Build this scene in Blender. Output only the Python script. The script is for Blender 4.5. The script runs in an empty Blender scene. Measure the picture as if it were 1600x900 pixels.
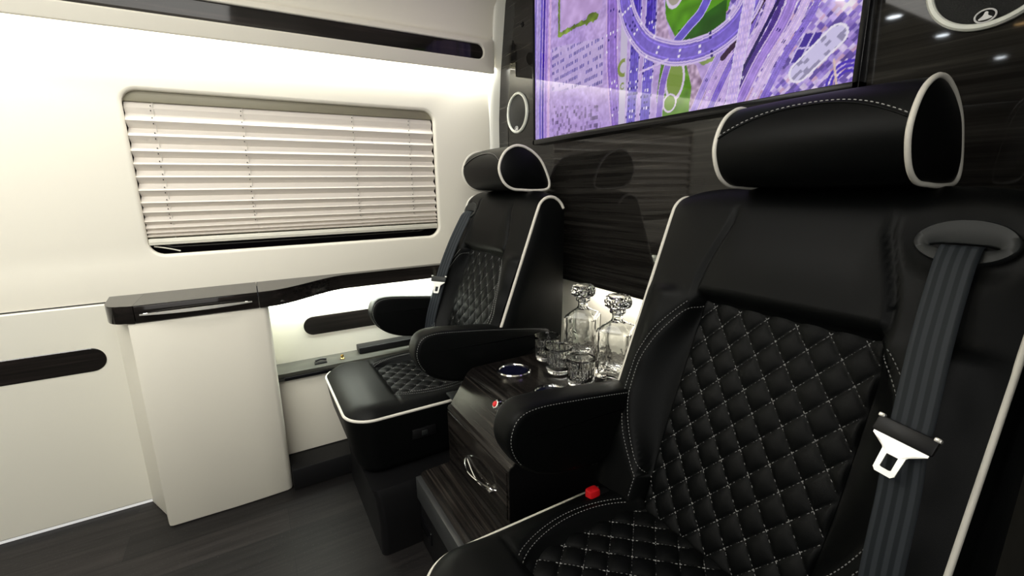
import bpy, bmesh, math, random
import numpy as np
from mathutils import Vector, Matrix
S = bpy.context.scene
COL = S.collection
PI = math.pi

# ------------------------------------------------------------------ camera
YAW, PITCH, ROLL = math.radians(30.1086), math.radians(12.4239), math.radians(-1.0079)
fw = Vector((-math.cos(YAW)*math.cos(PITCH), math.sin(YAW)*math.cos(PITCH), -math.sin(PITCH)))
rt = fw.cross(Vector((0, 0, 1))).normalized(); up = rt.cross(fw)
r2 = rt*math.cos(ROLL)+up*math.sin(ROLL); u2 = -rt*math.sin(ROLL)+up*math.cos(ROLL)
cd = bpy.data.cameras.new('camera'); cam = bpy.data.objects.new('camera', cd); COL.objects.link(cam)
cam.matrix_world = Matrix(((r2.x, u2.x, -fw.x, 0), (r2.y, u2.y, -fw.y, 0), (r2.z, u2.z, -fw.z, 1.1), (0, 0, 0, 1)))
cd.sensor_width = 36; cd.lens = 36*703.42/1600; cd.clip_start = .02
S.camera = cam

# ------------------------------------------------------------------ world, view, large lights
w = bpy.data.worlds.new('world'); S.world = w; w.use_nodes = True
w.node_tree.nodes['Background'].inputs[0].default_value = (.9, .95, 1, 1)
w.node_tree.nodes['Background'].inputs[1].default_value = .03
S.view_settings.view_transform = 'Standard'; S.view_settings.look = 'None'
S.view_settings.gamma = 1; S.view_settings.use_curve_mapping = False
S.view_settings.exposure = 0.0

def area(name, loc, rot, sx, sy, power, col=(1, 1, 1), spread=180):
    l = bpy.data.lights.new(name, 'AREA'); l.shape = 'RECTANGLE'; l.size = sx; l.size_y = sy
    l.energy = power; l.color = col; l.spread = math.radians(spread)
    o = bpy.data.objects.new(name, l); COL.objects.link(o); o.location = loc; o.rotation_euler = rot
    return o
OVERHEAD_FILL_POWER = 15; VAL_POWER = 9; SHELF_POWER = 6.0; BAR_POWER = 1.7; DOOR_FILL_POWER = 12.5; SPOT_POWER = .9
# added broad fill on the sliding door side, brightening walls and cove
area('door_side_fill', (.75, -.75, 1.35), (0, math.radians(82), math.radians(-12)), 1.2, 1.6, DOOR_FILL_POWER, (1, .98, .93))
# added overhead fill for the general ambient light, no fixture there
area('overhead_fill', (-.95, -.75, 1.97), (0, 0, 0), .5, 1.6, OVERHEAD_FILL_POWER, (1, .975, .92))
# added unseen strip on the door side, tilted up to brighten the cove
area('opposite_cove_fill', (.02, -1.0, 1.70), (0, math.radians(110), 0), .10, 2.4, 22.5, (1, .99, .94))
area('ceiling_uplight_fill', (-.22, -.75, 1.72), (0, math.radians(165), 0), .08, 2.4, 9, (1, .99, .94))  # added uplight that washes the ceiling, no fitting modelled
# LED tapes: behind the valance lip, under the shelf, behind the bar
area('valance_light', (-1.885, -.965, 1.625), (0, math.radians(12), 0), .02, 3.98, VAL_POWER, (1, 1, .95))
area('shelf_light', (-1.912, .53, .708), (0, math.radians(0), 0), .02, 1.0, SHELF_POWER, (.93, 1, .90))
area('bar_light', (-1.03, 1.092, .738), (math.radians(-15), 0, 0), .62, .02, BAR_POWER, (1, .95, .84))

# ------------------------------------------------------------------ materials
def new_mat(name):
    m = bpy.data.materials.new(name); m.use_nodes = True
    return m, m.node_tree.nodes, m.node_tree.links, m.node_tree.nodes['Principled BSDF']
def mat(name, col, rough=.5, metal=0., spec=.5, coat=0., bump=None, var=None, trans=0, ior=1.5, emit=None):
    m, N, L, b = new_mat(name)
    b.inputs['Base Color'].default_value = (*col, 1); b.inputs['Roughness'].default_value = rough
    b.inputs['Metallic'].default_value = metal; b.inputs['Specular IOR Level'].default_value = spec
    b.inputs['Coat Weight'].default_value = coat; b.inputs['Coat Roughness'].default_value = .03
    b.inputs['Transmission Weight'].default_value = trans; b.inputs['IOR'].default_value = ior
    if emit:
        b.inputs['Emission Color'].default_value = (*emit[0], 1); b.inputs['Emission Strength'].default_value = emit[1]
    tc = N.new('ShaderNodeTexCoord')
    if var:                                   # (scale, amount): gentle colour variation
        n = N.new('ShaderNodeTexNoise'); n.inputs['Scale'].default_value = var[0]; n.inputs['Detail'].default_value = 5
        L.new(tc.outputs['Object'], n.inputs['Vector'])
        r = N.new('ShaderNodeMapRange'); r.inputs['To Min'].default_value = 1-var[1]; r.inputs['To Max'].default_value = 1+var[1]
        L.new(n.outputs['Fac'], r.inputs['Value'])
        mx = N.new('ShaderNodeVectorMath'); mx.operation = 'SCALE'; mx.inputs[0].default_value = col
        L.new(r.outputs['Result'], mx.inputs['Scale']); L.new(mx.outputs['Vector'], b.inputs['Base Color'])
    if bump:                                  # (scale, strength, distance, kind)
        if bump[3] == 'voronoi':
            n = N.new('ShaderNodeTexVoronoi'); n.feature = 'DISTANCE_TO_EDGE'; out = n.outputs['Distance']
        else:
            n = N.new('ShaderNodeTexNoise'); n.inputs['Detail'].default_value = 4; out = n.outputs['Fac']
        n.inputs['Scale'].default_value = bump[0]; L.new(tc.outputs['Object'], n.inputs['Vector'])
        bp = N.new('ShaderNodeBump'); bp.inputs['Strength'].default_value = bump[1]; bp.inputs['Distance'].default_value = bump[2]
        L.new(out, bp.inputs['Height']); L.new(bp.outputs['Normal'], b.inputs['Normal'])
    return m

def veneer(name, axis=0, base=(.010, .009, .008), streak=(.055, .050, .045), rough=.07, coat=0., freq=95):
    """dark striped wood laminate under lacquer; grain runs along `axis`"""
    m, N, L, b = new_mat(name)
    tc = N.new('ShaderNodeTexCoord'); mp = N.new('ShaderNodeMapping')
    sc = [freq]*3; sc[axis] = 1.6; mp.inputs['Scale'].default_value = sc
    L.new(tc.outputs['Object'], mp.inputs['Vector'])
    n = N.new('ShaderNodeTexNoise'); n.inputs['Scale'].default_value = 1; n.inputs['Detail'].default_value = 6
    n.inputs['Roughness'].default_value = .62; n.inputs['Distortion'].default_value = .25
    L.new(mp.outputs['Vector'], n.inputs['Vector'])
    cr = N.new('ShaderNodeValToRGB'); e = cr.color_ramp.elements
    e[0].position = .42; e[0].color = (*base, 1); e[1].position = .80; e[1].color = (*streak, 1)
    k = cr.color_ramp.elements.new(.60); k.color = (*[base[i]*.55+streak[i]*.22 for i in range(3)], 1)
    L.new(n.outputs['Fac'], cr.inputs['Fac']); L.new(cr.outputs['Color'], b.inputs['Base Color'])
    b.inputs['Roughness'].default_value = rough; b.inputs['Specular IOR Level'].default_value = .29
    return m

M = {}
M['cream'] = mat('cream_leatherette', (.80, .765, .66), .48, spec=.35, bump=(420, .08, .001, 'voronoi'))
M['cream_low'] = mat('cream_panel', (.80, .775, .675), .42, spec=.4, bump=(420, .08, .001, 'voronoi'))
M['pillar'] = mat('cream_trim_lit', (.88, .87, .79), .4)  # lighter than the wall cream: light on the strip put into its colour
M['veneer'] = veneer('striped_veneer', 0, freq=75, streak=(.075, .07, .062), rough=.035)
M['veneer_y'] = veneer('striped_veneer_lengthwise', 1, streak=(.045, .035, .032), freq=70)
M['veneer_bar'] = veneer('striped_veneer_bar', 0, base=(.006, .0053, .005), streak=(.09, .075, .064), rough=.2, freq=130)
M['ledge_top'] = veneer('ledge_top_lit_veneer', 1, base=(.06, .06, .052), streak=(.12, .12, .10), rough=.3, freq=60)  # lightened to carry the alcove glow on the ledge
M['shelf_top'] = veneer('shelf_top_veneer', 1, base=(.03, .028, .026), streak=(.06, .055, .05), rough=.22, freq=60)
M['black_gloss'] = mat('black_gloss', (.004, .004, .005), .06)
M['black_plastic'] = mat('black_plastic', (.005, .005, .0055), .42, spec=.3)
M['dark_plastic'] = mat('charcoal_plastic', (.014, .016, .016), .45, spec=.35)
M['leather'] = mat('black_leather', (.0024, .0028, .0028), .455, spec=.13, bump=(650, .22, .0006, 'voronoi'))
M['leather_soft'] = mat('black_perforated_leather', (.0024, .0028, .0028), .47, spec=.14, bump=(900, .35, .0008, 'voronoi'))
M['piping'] = mat('ivory_piping', (.78, .75, .66), .42)
M['thread'] = mat('grey_thread', (.34, .34, .33), .7)
M['chrome'] = mat('chrome', (.82, .82, .80), .09, metal=1)
M['handle_metal'] = mat('satin_handle_metal', (.85, .83, .76), .30, metal=.55)
M['satin'] = mat('satin_aluminium', (.10, .105, .105), .35, metal=.6)
M['steel'] = mat('buckle_steel', (.80, .79, .74), .3, metal=.7)
M['red'] = mat('red_button', (.75, .01, .015), .35)
M['ring'] = mat('speaker_ring_white', (.82, .84, .76), .3)
M['grille'] = mat('speaker_grille', (.008, .009, .009), .5, bump=(900, .6, .002, 'voronoi'))
M['blind'] = mat('blind_fabric', (.74, .69, .62), .8, spec=.2, bump=(700, .15, .0006, 'noise'))
M['head_rail'] = mat('blind_rail', (.72, .70, .60), .45)
M['rail_shaded'] = mat('blind_head_rail_shaded', (.25, .23, .16), .5)  # darker than the bottom rail: shade of the recess put into the colour
M['cord'] = mat('blind_cord', (.6, .58, .52), .7)
M['night'] = mat('window_night_glass', (.004, .003, .004), .04)
M['brass'] = mat('brass', (.55, .36, .10), .25, metal=1)
M['led'] = mat('led_tape', (.9, .9, .85), .5, emit=((1, 1, .95), 6))
M['lamp'] = mat('downlight_lens', (.9, .9, .9), .4, emit=((.88, .95, 1), 75))
M['lamp_warm'] = mat('downlight_lens_warm', (.9, .8, .6), .4, emit=((1, .62, .25), 14))
M['emblem'] = mat('emblem_white', (.8, .8, .8), .35)
M['gleam'] = mat('gleaming_edge_trim', (.9, .9, .88), .25, emit=((1, 1, .98), .35))  # gleam along the floor edge put in as a weak glow
M['bezel'] = mat('television_bezel', (.004, .004, .005), .2, spec=.2)

def glass(name, tint=(1, 1, 1), rough=0.):
    m, N, L, b = new_mat(name)
    b.inputs['Base Color'].default_value = (*tint, 1); b.inputs['Roughness'].default_value = rough
    b.inputs['Transmission Weight'].default_value = 1; b.inputs['IOR'].default_value = 1.5
    return m
M['crystal'] = glass('cut_crystal', (.975, .985, .975))

def floor_mat():
    m, N, L, b = new_mat('dark_vinyl_planks')
    tc = N.new('ShaderNodeTexCoord'); mp = N.new('ShaderNodeMapping')
    mp.inputs['Rotation'].default_value = (0, 0, PI/2); L.new(tc.outputs['Object'], mp.inputs['Vector'])
    br = N.new('ShaderNodeTexBrick'); br.inputs['Scale'].default_value = 1
    br.inputs['Brick Width'].default_value = .92; br.inputs['Row Height'].default_value = .125
    br.inputs['Mortar Size'].default_value = .0012; br.inputs['Mortar'].default_value = (.006, .006, .006, 1)
    br.inputs['Color1'].default_value = (.018, .0155, .0148, 1); br.inputs['Color2'].default_value = (.0075, .0068, .0068, 1)
    L.new(mp.outputs['Vector'], br.inputs['Vector'])
    mp2 = N.new('ShaderNodeMapping'); mp2.inputs['Scale'].default_value = (60, 3, 3); L.new(tc.outputs['Object'], mp2.inputs['Vector'])
    n = N.new('ShaderNodeTexNoise'); n.inputs['Detail'].default_value = 7; n.inputs['Scale'].default_value = 1
    L.new(mp2.outputs['Vector'], n.inputs['Vector'])
    n2 = N.new('ShaderNodeTexNoise'); n2.inputs['Scale'].default_value = 260; n2.inputs['Detail'].default_value = 2
    L.new(tc.outputs['Object'], n2.inputs['Vector'])
    r = N.new('ShaderNodeMapRange'); r.inputs['From Min'].default_value = .3; r.inputs['From Max'].default_value = .7
    r.inputs['To Min'].default_value = .55; r.inputs['To Max'].default_value = 1.6; L.new(n.outputs['Fac'], r.inputs['Value'])
    sp = N.new('ShaderNodeMapRange'); sp.inputs['From Min'].default_value = .66; sp.inputs['From Max'].default_value = .74
    sp.inputs['To Max'].default_value = .05; L.new(n2.outputs['Fac'], sp.inputs['Value'])
    mx = N.new('ShaderNodeVectorMath'); mx.operation = 'SCALE'; L.new(br.outputs['Color'], mx.inputs[0]); L.new(r.outputs['Result'], mx.inputs['Scale'])
    ad = N.new('ShaderNodeVectorMath'); ad.operation = 'ADD'; L.new(mx.outputs['Vector'], ad.inputs[0]); L.new(sp.outputs['Result'], ad.inputs[1])
    L.new(ad.outputs['Vector'], b.inputs['Base Color'])
    b.inputs['Roughness'].default_value = .5; b.inputs['Specular IOR Level'].default_value = .3
    bp = N.new('ShaderNodeBump'); bp.inputs['Strength'].default_value = .25; bp.inputs['Distance'].default_value = .002
    L.new(n.outputs['Fac'], bp.inputs['Height']); L.new(bp.outputs['Normal'], b.inputs['Normal'])
    return m
M['floor'] = floor_mat()

def webbing():
    """seat belt webbing: woven stripes along the ribbon, read from its UV"""
    m, N, L, b = new_mat('belt_webbing')
    uv = N.new('ShaderNodeUVMap'); sx = N.new('ShaderNodeSeparateXYZ'); L.new(uv.outputs['UV'], sx.inputs[0])
    a = N.new('ShaderNodeMath'); a.operation = 'MULTIPLY'; a.inputs[1].default_value = 2*PI*4; L.new(sx.outputs['X'], a.inputs[0])
    s = N.new('ShaderNodeMath'); s.operation = 'SINE'; L.new(a.outputs[0], s.inputs[0])
    cr = N.new('ShaderNodeValToRGB'); e = cr.color_ramp.elements
    e[0].position = .35; e[0].color = (.009, .012, .015, 1); e[1].position = .65; e[1].color = (.026, .031, .037, 1)
    r = N.new('ShaderNodeMapRange'); r.inputs['From Min'].default_value = -1; L.new(s.outputs[0], r.inputs['Value'])
    L.new(r.outputs['Result'], cr.inputs['Fac']); L.new(cr.outputs['Color'], b.inputs['Base Color'])
    wv = N.new('ShaderNodeMath'); wv.operation = 'MULTIPLY'; wv.inputs[1].default_value = 900; L.new(sx.outputs['Y'], wv.inputs[0])
    w2 = N.new('ShaderNodeMath'); w2.operation = 'SINE'; L.new(wv.outputs[0], w2.inputs[0])
    bp = N.new('ShaderNodeBump'); bp.inputs['Strength'].default_value = .3; bp.inputs['Distance'].default_value = .0005
    L.new(w2.outputs[0], bp.inputs['Height'])
    b.inputs['Roughness'].default_value = .6; b.inputs['Specular IOR Level'].default_value = .25
    return m
M['belt'] = webbing()

# ------------------------------------------------------------------ helpers
def tag(o, label=None, cat=None, group=None, kind=None):
    if label: o['label'] = label
    if cat: o['category'] = cat
    if group: o['group'] = group
    if kind: o['kind'] = kind
    return o
def empty(name, loc, label, cat, group=None):
    o = bpy.data.objects.new(name, None); COL.objects.link(o); o.location = loc; o.empty_display_size = .05
    return tag(o, label, cat, group)
def world_loc(o):
    v = Vector(o.location)
    while o.parent: o = o.parent; v = v+Vector(o.location)
    return v
def obj(name, verts, faces, m, parent=None, smooth=True, origin=None, fix=True, angle=35):
    """verts are in world metres; origin (or the parent's place) becomes the object's origin"""
    base = world_loc(parent) if parent else Vector((0, 0, 0))
    if origin is None: origin = base if parent else Vector((0, 0, 0))
    origin = Vector(origin)
    me = bpy.data.meshes.new(name); me.from_pydata([tuple(Vector(v)-origin) for v in verts], [], faces)
    if fix:
        bm = bmesh.new(); bm.from_mesh(me); bmesh.ops.remove_doubles(bm, verts=bm.verts, dist=1e-6)
        bmesh.ops.recalc_face_normals(bm, faces=bm.faces); bm.to_mesh(me); bm.free()
    if smooth:
        me.shade_smooth()
        if angle: me.set_sharp_from_angle(angle=math.radians(angle))
    me.materials.append(m if not isinstance(m, str) else M[m])
    o = bpy.data.objects.new(name, me); COL.objects.link(o); o.location = origin-base
    if parent: o.parent = parent
    return o
class MB:
    """collects shapes into one mesh"""
    def __init__(s): s.v = []; s.f = []
    def add(s, v, f):
        n = len(s.v); s.v += [tuple(p) for p in v]; s.f += [tuple(i+n for i in q) for q in f]; return s
    def build(s, name, m, parent=None, **k): return obj(name, s.v, s.f, m, parent, **k)
def rbox(x0, x1, y0, y1, z0, z1, r=.004, seg=2):
    bm = bmesh.new(); bmesh.ops.create_cube(bm, size=1)
    for v in bm.verts: v.co = Vector(((x0+x1)/2+v.co.x*(x1-x0), (y0+y1)/2+v.co.y*(y1-y0), (z0+z1)/2+v.co.z*(z1-z0)))
    if r: bmesh.ops.bevel(bm, geom=bm.edges[:], offset=r, segments=seg, profile=.5, affect='EDGES')
    bm.verts.index_update(); v = [tuple(p.co) for p in bm.verts]; f = [[q.index for q in a.verts] for a in bm.faces]; bm.free(); return v, f
def catmull(pts, n=8, closed=False):
    P = [Vector(p) for p in pts]; out = []; N = len(P)
    rng = range(N if closed else N-1)
    for i in rng:
        p0 = P[(i-1) % N] if closed or i > 0 else P[0]*2-P[1]; p1 = P[i]; p2 = P[(i+1) % N]
        p3 = P[(i+2) % N] if closed or i+2 < N else P[-1]*2-P[-2]
        for k in range(n):
            t = k/n; out.append(.5*((2*p1)+(p2-p0)*t+(2*p0-5*p1+4*p2-p3)*t*t+(3*p1-p0-3*p2+p3)*t**3))
    if not closed: out.append(P[-1])
    return out
def tube(path, r, seg=8, closed=False):
    P = [Vector(p) for p in path]; N = len(P); v = []; f = []; prev = None
    for i, p in enumerate(P):
        if closed: t = P[(i+1) % N]-P[i-1]
        else: t = P[min(i+1, N-1)]-P[max(i-1, 0)]
        t.normalize()
        a = prev if prev is not None else (Vector((0, 0, 1)) if abs(t.z) < .9 else Vector((1, 0, 0)))
        a = (a-t*a.dot(t)).normalized(); b = t.cross(a); prev = a
        rr = r(i/(N-1)) if callable(r) else r
        for k in range(seg):
            c = 2*PI*k/seg; v.append(p+a*math.cos(c)*rr+b*math.sin(c)*rr)
    for i in range(N if closed else N-1):
        j = (i+1) % N
        for k in range(seg): f.append((i*seg+k, i*seg+(k+1) % seg, j*seg+(k+1) % seg, j*seg+k))
    if not closed: f.append(tuple(range(seg))[::-1]); f.append(tuple((N-1)*seg+k for k in range(seg)))
    return v, f
def lathe(prof, c, seg=48, rad=None):
    """prof (r,z) list about vertical axis at c; rad(k,i,r) lets facets vary the radius"""
    v = []; f = []; n = len(prof)
    for i, (r, z) in enumerate(prof):
        for k in range(seg):
            a = 2*PI*k/seg; q = rad(a, i, r) if rad else r
            v.append((c[0]+q*math.cos(a), c[1]+q*math.sin(a), c[2]+z))
    for i in range(n-1):
        for k in range(seg): f.append((i*seg+k, i*seg+(k+1) % seg, (i+1)*seg+(k+1) % seg, (i+1)*seg+k))
    if prof[0][0] > 1e-6: f.append(tuple(range(seg)))
    if prof[-1][0] > 1e-6: f.append(tuple((n-1)*seg+k for k in range(seg)))
    return v, f
def rrect(a0, a1, b0, b1, r, k=8, m=10):
    """rounded rectangle as (a,b) points: k steps per corner, m per side"""
    out = []
    cs = [(a1-r, b1-r, 0), (a0+r, b1-r, PI/2), (a0+r, b0+r, PI), (a1-r, b0+r, 3*PI/2)]
    for i, (ca, cb, s) in enumerate(cs):
        for j in range(k+1): t = s+PI/2*j/k; out.append((ca+r*math.cos(t), cb+r*math.sin(t)))
        n = cs[(i+1) % 4]; e0 = out[-1]; t = n[2]; e1 = (n[0]+r*math.cos(t), n[1]+r*math.sin(t))
        for j in range(1, m): out.append((e0[0]+(e1[0]-e0[0])*j/m, e0[1]+(e1[1]-e0[1])*j/m))
    return out
def loops(ls, close_last=False, close_first=False):
    """bridge a list of equally long 3D loops"""
    n = len(ls[0]); v = [p for l in ls for p in l]; f = []
    for i in range(len(ls)-1):
        for k in range(n): f.append((i*n+k, i*n+(k+1) % n, (i+1)*n+(k+1) % n, (i+1)*n+k))
    if close_last: f.append(tuple((len(ls)-1)*n+k for k in range(n)))
    if close_first: f.append(tuple(range(n))[::-1])
    return v, f
def grid(fn, us, vs):
    v = [fn(a, b) for b in vs for a in us]; n = len(us); f = []
    for j in range(len(vs)-1):
        for i in range(n-1): f.append((j*n+i, j*n+i+1, (j+1)*n+i+1, (j+1)*n+i))
    return v, f
def lin(a, b, n): return [a+(b-a)*i/(n-1) for i in range(n)]
def sst(a, b, x):
    t = min(1, max(0, (x-a)/(b-a))); return t*t*(3-2*t)
def dashes(mb, path, nrm, dash=.005, gap=.0032, r=.0006):
    """row of stitches along a surface path; nrm(i) or Vector gives the outward direction"""
    P = [Vector(p) for p in path]; acc = [0]
    for i in range(1, len(P)): acc.append(acc[-1]+(P[i]-P[i-1]).length)
    def at(s):
        for i in range(1, len(P)):
            if acc[i] >= s:
                t = (s-acc[i-1])/max(1e-9, acc[i]-acc[i-1]); return P[i-1].lerp(P[i], t), i
        return P[-1], len(P)-1
    s = 0
    while s+dash < acc[-1]:
        a, i = at(s); b, _ = at(s+dash); t = (b-a).normalized(); n = nrm(i) if callable(nrm) else nrm
        n = Vector(n); sd = t.cross(n).normalized(); n = sd.cross(t)
        m_ = (a+b)/2
        v = [a, m_+sd*r+n*r*.2, b, m_-sd*r+n*r*.2, a+t*dash*.2+n*r*1.4, b-t*dash*.2+n*r*1.4,
             a+t*dash*.15+sd*r, a+t*dash*.15-sd*r, b-t*dash*.15+sd*r, b-t*dash*.15-sd*r]
        mb.add(v, [(0, 6, 4), (0, 4, 7), (6, 8, 5, 4), (7, 4, 5, 9), (2, 5, 8), (2, 9, 5)])
        s += dash+gap
def prism(poly, z0, z1, r=0.):
    """vertical prism of an (x,y) outline with softened top and bottom rims"""
    c = Vector((sum(p[0] for p in poly)/len(poly), sum(p[1] for p in poly)/len(poly)))
    def ins(d):
        out = []; n = len(poly)
        for i in range(n):
            a = Vector(poly[i-1]); b = Vector(poly[i]); e = Vector(poly[(i+1) % n])
            t = (e-a).normalized(); nn = Vector((t.y, -t.x))
            if nn.dot(b-c) < 0: nn = -nn
            out.append(b-nn*d)
        return out
    if not r: L_ = [(poly, z0), (poly, z1)]
    else: L_ = [(ins(r), z0), (ins(r*.3), z0+r*.3), (ins(0), z0+r), (ins(0), z1-r), (ins(r*.3), z1-r*.3), (ins(r), z1)]
    return loops([[(p[0], p[1], z) for p in l] for l, z in L_], True, True)

# ================================================================== SETTING
YB = 1.064                                   # bulkhead face
fl = obj('floor', [(-1.95, -3.2, 0), (.25, -3.2, 0), (.25, 1.15, 0), (-1.95, 1.15, 0), (-1.95, -3.2, -.03), (.25, -3.2, -.03), (.25, 1.15, -.03), (-1.95, 1.15, -.03)],
         [(0, 1, 2, 3), (4, 7, 6, 5), (0, 4, 5, 1), (1, 5, 6, 2), (2, 6, 7, 3), (3, 7, 4, 0)], 'floor', smooth=False); tag(fl, kind='structure')

# upper side wall with the window opening; rim rolls inward
WX = -1.93
def wl(pts, x): return [(x, p[0], p[1]) for p in pts]
wy0, wy1, wz0, wz1 = -.298, .745, .900, 1.430
outer = rrect(-3.2, 1.012, .757, 1.66, .0005)
def wh(d, r): return rrect(wy0-d, wy1+d, wz0-d, wz1+d, r+d)
vv, ff = loops([wl(outer, WX), wl(wh(.012, .045), WX), wl(wh(.008, .045), WX-.0008), wl(wh(.004, .045), WX-.003), wl(wh(.001, .045), WX-.007), wl(wh(0, .045), WX-.012), wl(wh(0, .045), WX-.020)])
wu = obj('wall_left', vv, ff, 'cream', fix=True, angle=50); tag(wu, kind='structure')
# lower side wall, a touch proud of the upper one below the seam
vv, ff = loops([wl(rrect(-3.2, -.39, .012, .752, .004), WX-.02), wl(rrect(-3.2, -.39, .012, .752, .004), WX+.006), wl(rrect(-3.196, -.394, .016, .748, .003), WX+.010)], True)
o = obj('wall_left', vv, ff, 'cream_low'); tag(o, kind='structure')
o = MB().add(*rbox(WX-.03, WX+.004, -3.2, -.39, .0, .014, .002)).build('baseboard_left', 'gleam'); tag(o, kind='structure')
# alcove wall behind the seat, between shelf and ledge, and the panel below the ledge
o = MB().add(*rbox(WX-.03, WX-.002, .02, 1.075, .40, .745, 0)).build('wall_left', 'cream_low', smooth=False); tag(o, kind='structure')
o = MB().add(*rbox(WX-.03, -1.832, .02, 1.075, .088, .418, .003)).build('wall_left', 'cream', smooth=True); tag(o, kind='structure')
o = MB().add(*rbox(WX-.03, -1.715, .03, 1.06, 0, .086, .004)).build('trim_1', 'black_plastic'); tag(o, kind='structure')
# window behind the blind
gl = MB().add(*rbox(-2.03, -1.988, wy0-.03, wy1+.03, wz0-.03, wz1+.03, .002)).build('window_1', 'night'); tag(gl, kind='structure')

# valance above the window: face with a stadium shaped recess, rounded top, lip below
VX = -1.855
def vx(z): return VX
st = rrect(-3.0, .958, 1.640, 1.700, .0299)
def stad(d): return rrect(-3.0-d, .958+d, 1.640-d, 1.700+d, .0299+d)
vo = rrect(-3.2, 1.008, 1.590, 1.722, .006)
val = empty('window_valance', (VX, -1.0, 1.59), 'long cream valance above the window with a black inlay and hidden light tape', 'valance')
vv, ff = loops([wl(rrect(-3.2, 1.008, 1.590, 1.722, .006), VX-.012), wl(vo, VX-.003), wl(rrect(-3.197, 1.005, 1.593, 1.719, .005), VX), wl(stad(.008), VX), wl(stad(.006), VX+.0015), wl(stad(.003), VX+.0015), wl(stad(.0), VX-.001), wl(stad(0), VX-.010)])
obj('face', vv, ff, 'cream', val, angle=60)
vv, ff = loops([wl(stad(.004), VX-.0095), wl(stad(-.01), VX-.0092)], True)
obj('inlay', vv, ff, 'veneer_y', val, smooth=False)
tp = [(VX-.010, 1.7225), (VX-.016, 1.729), (VX-.021, 1.735), (VX-.0225, 1.742), (VX-.021, 1.76)]
vv, ff = grid(lambda p, y: (tp[p][0], y, tp[p][1]), range(len(tp)), [-3.2, 1.008])
obj('top_lip', vv, ff, 'cream', val, angle=80)
vv, ff = rbox(VX-.085, VX-.012, -3.2, 1.008, 1.650, 1.66, 0)
obj('lamp_shelf', vv, ff, 'cream', val, smooth=False)
MB().add(*rbox(-1.905, -1.88, -3.1, .98, 1.640, 1.648, .002)).build('light_tape', 'led', val)

# cove and ceiling
cp = [(-1.8775, 1.742), (-1.876, 1.765), (-1.872, 1.80), (-1.862, 1.84), (-1.845, 1.88), (-1.815, 1.92), (-1.77, 1.955), (-1.70, 1.98), (-1.58, 1.995), (-1.40, 2.0),
      (-.66, 2.0), (-.48, 1.995), (-.36, 1.98), (-.29, 1.955), (-.24, 1.92), (-.2, 1.84), (-.17, 1.70)]
vv, ff = grid(lambda p, y: (cp[p][0], y, cp[p][1]), range(len(cp)), [-3.2, -1, 0, 1.13])
o = obj('ceiling', vv, ff, 'cream', angle=60); tag(o, kind='structure')
# pillar trim: a bevelled cream strip turning the side wall into the bulkhead
def edge_x(z):
    pts = [(.0, -1.955), (.745, -1.95), (1.28, -1.945), (1.6, -1.905), (1.88, -1.848), (2.0, -1.80)]
    for (a, xa), (b, xb) in zip(pts, pts[1:]):
        if z <= b: return xa+(xb-xa)*(z-a)/(b-a)
    return pts[-1][1]
zs = lin(.757, 2.0, 20)
pr = [(-.06, 1.012), (-.004, 1.0125), (.001, 1.014), (.005, 1.020), (.007, 1.035), (.007, 1.0635), (-.03, 1.064)]
vv, ff = grid(lambda p, z: (max(edge_x(z), -1.930)+pr[p][0]-.004, pr[p][1], z), range(len(pr)), zs)
o = obj('trim_2', vv, ff, 'pillar', angle=60); tag(o, kind='structure')
# the far wall of the cabin: cream below, laminated panel above
o = MB().add(*rbox(-1.96, -.08, 1.125, 1.15, 0, 2.0, 0)).build('wall_back', 'cream', smooth=False); tag(o, kind='structure')
L_ = [(edge_x(z), z) for z in lin(.745, 2.0, 20)]
poly = L_+[(-.08, 2.0), (-.08, .745)]
vv = [(x, YB, z) for x, z in poly]+[(x, YB+.031, z) for x, z in poly]; n = len(poly)
ff = [tuple(range(n)), tuple(range(2*n-1, n-1, -1))]+[(i, (i+1) % n, n+(i+1) % n, n+i) for i in range(n)]
o = obj('wall_back', vv, ff, 'veneer', smooth=False); tag(o, kind='structure')
# door pillar at the right end of the far wall and the van's rear end (seen only in reflections)
o = MB().add(*rbox(-.06, .0, .72, 1.1, 0, 2.0, .006)).build('wall_right', 'black_plastic'); tag(o, kind='structure')
o = MB().add(*rbox(-1.95, .2, -3.24, -3.2, 0, 2.0, 0)).build('wall_front', 'black_plastic', smooth=False); tag(o, kind='structure')

# ================================================================== BLIND
bl = empty('pleated_blind', (-1.955, .22, wz1), 'beige pleated blind drawn almost to the bottom of the side window', 'blind')
MB().add(*rbox(-1.985, -1.950, wy0-.01, wy1+.01, 1.397, 1.440, .003)).build('head_rail', 'rail_shaded', bl)
ridge = [1.3375, 1.2900, 1.2420, 1.2000, 1.1580, 1.1150, 1.0740, 1.0430, 1.0120, .9900, .9740, .9620]
prof = [(-1.962, 1.398), (-1.951, 1.378), (-1.957, 1.360)]
for i, z in enumerate(ridge):
    nz = ridge[i+1] if i+1 < len(ridge) else .952
    prof.append((-1.941, z)); gap = z-nz
    prof.append((-1.941-min(.021, .013+gap*.18), z-gap*.47))
vv = []; ff = []
P2 = []
for (a, za), (b, zb) in zip(prof, prof[1:]):
    P2 += [(a+(b-a)*t, za+(zb-za)*t) for t in (0, .5)]
P2.append(prof[-1])
def side(x): return (x+1.950)*.12
vv, ff = grid(lambda p, t: (P2[p][0], wy0+.001-side(P2[p][0])+(wy1-wy0-.004+side(P2[p][0])*2)*t, P2[p][1]), range(len(P2)), [0, .33, .66, 1])
obj('pleats', vv, ff, 'blind', bl, smooth=False, fix=False)
MB().add(*rbox(-1.972, -1.940, wy0+.001, wy1-.003, .932, .954, .003)).add(*rbox(-1.970, -1.9385, wy0+.001, wy1-.003, .941, .944, .001)).build('bottom_rail', 'head_rail', bl)
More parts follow.
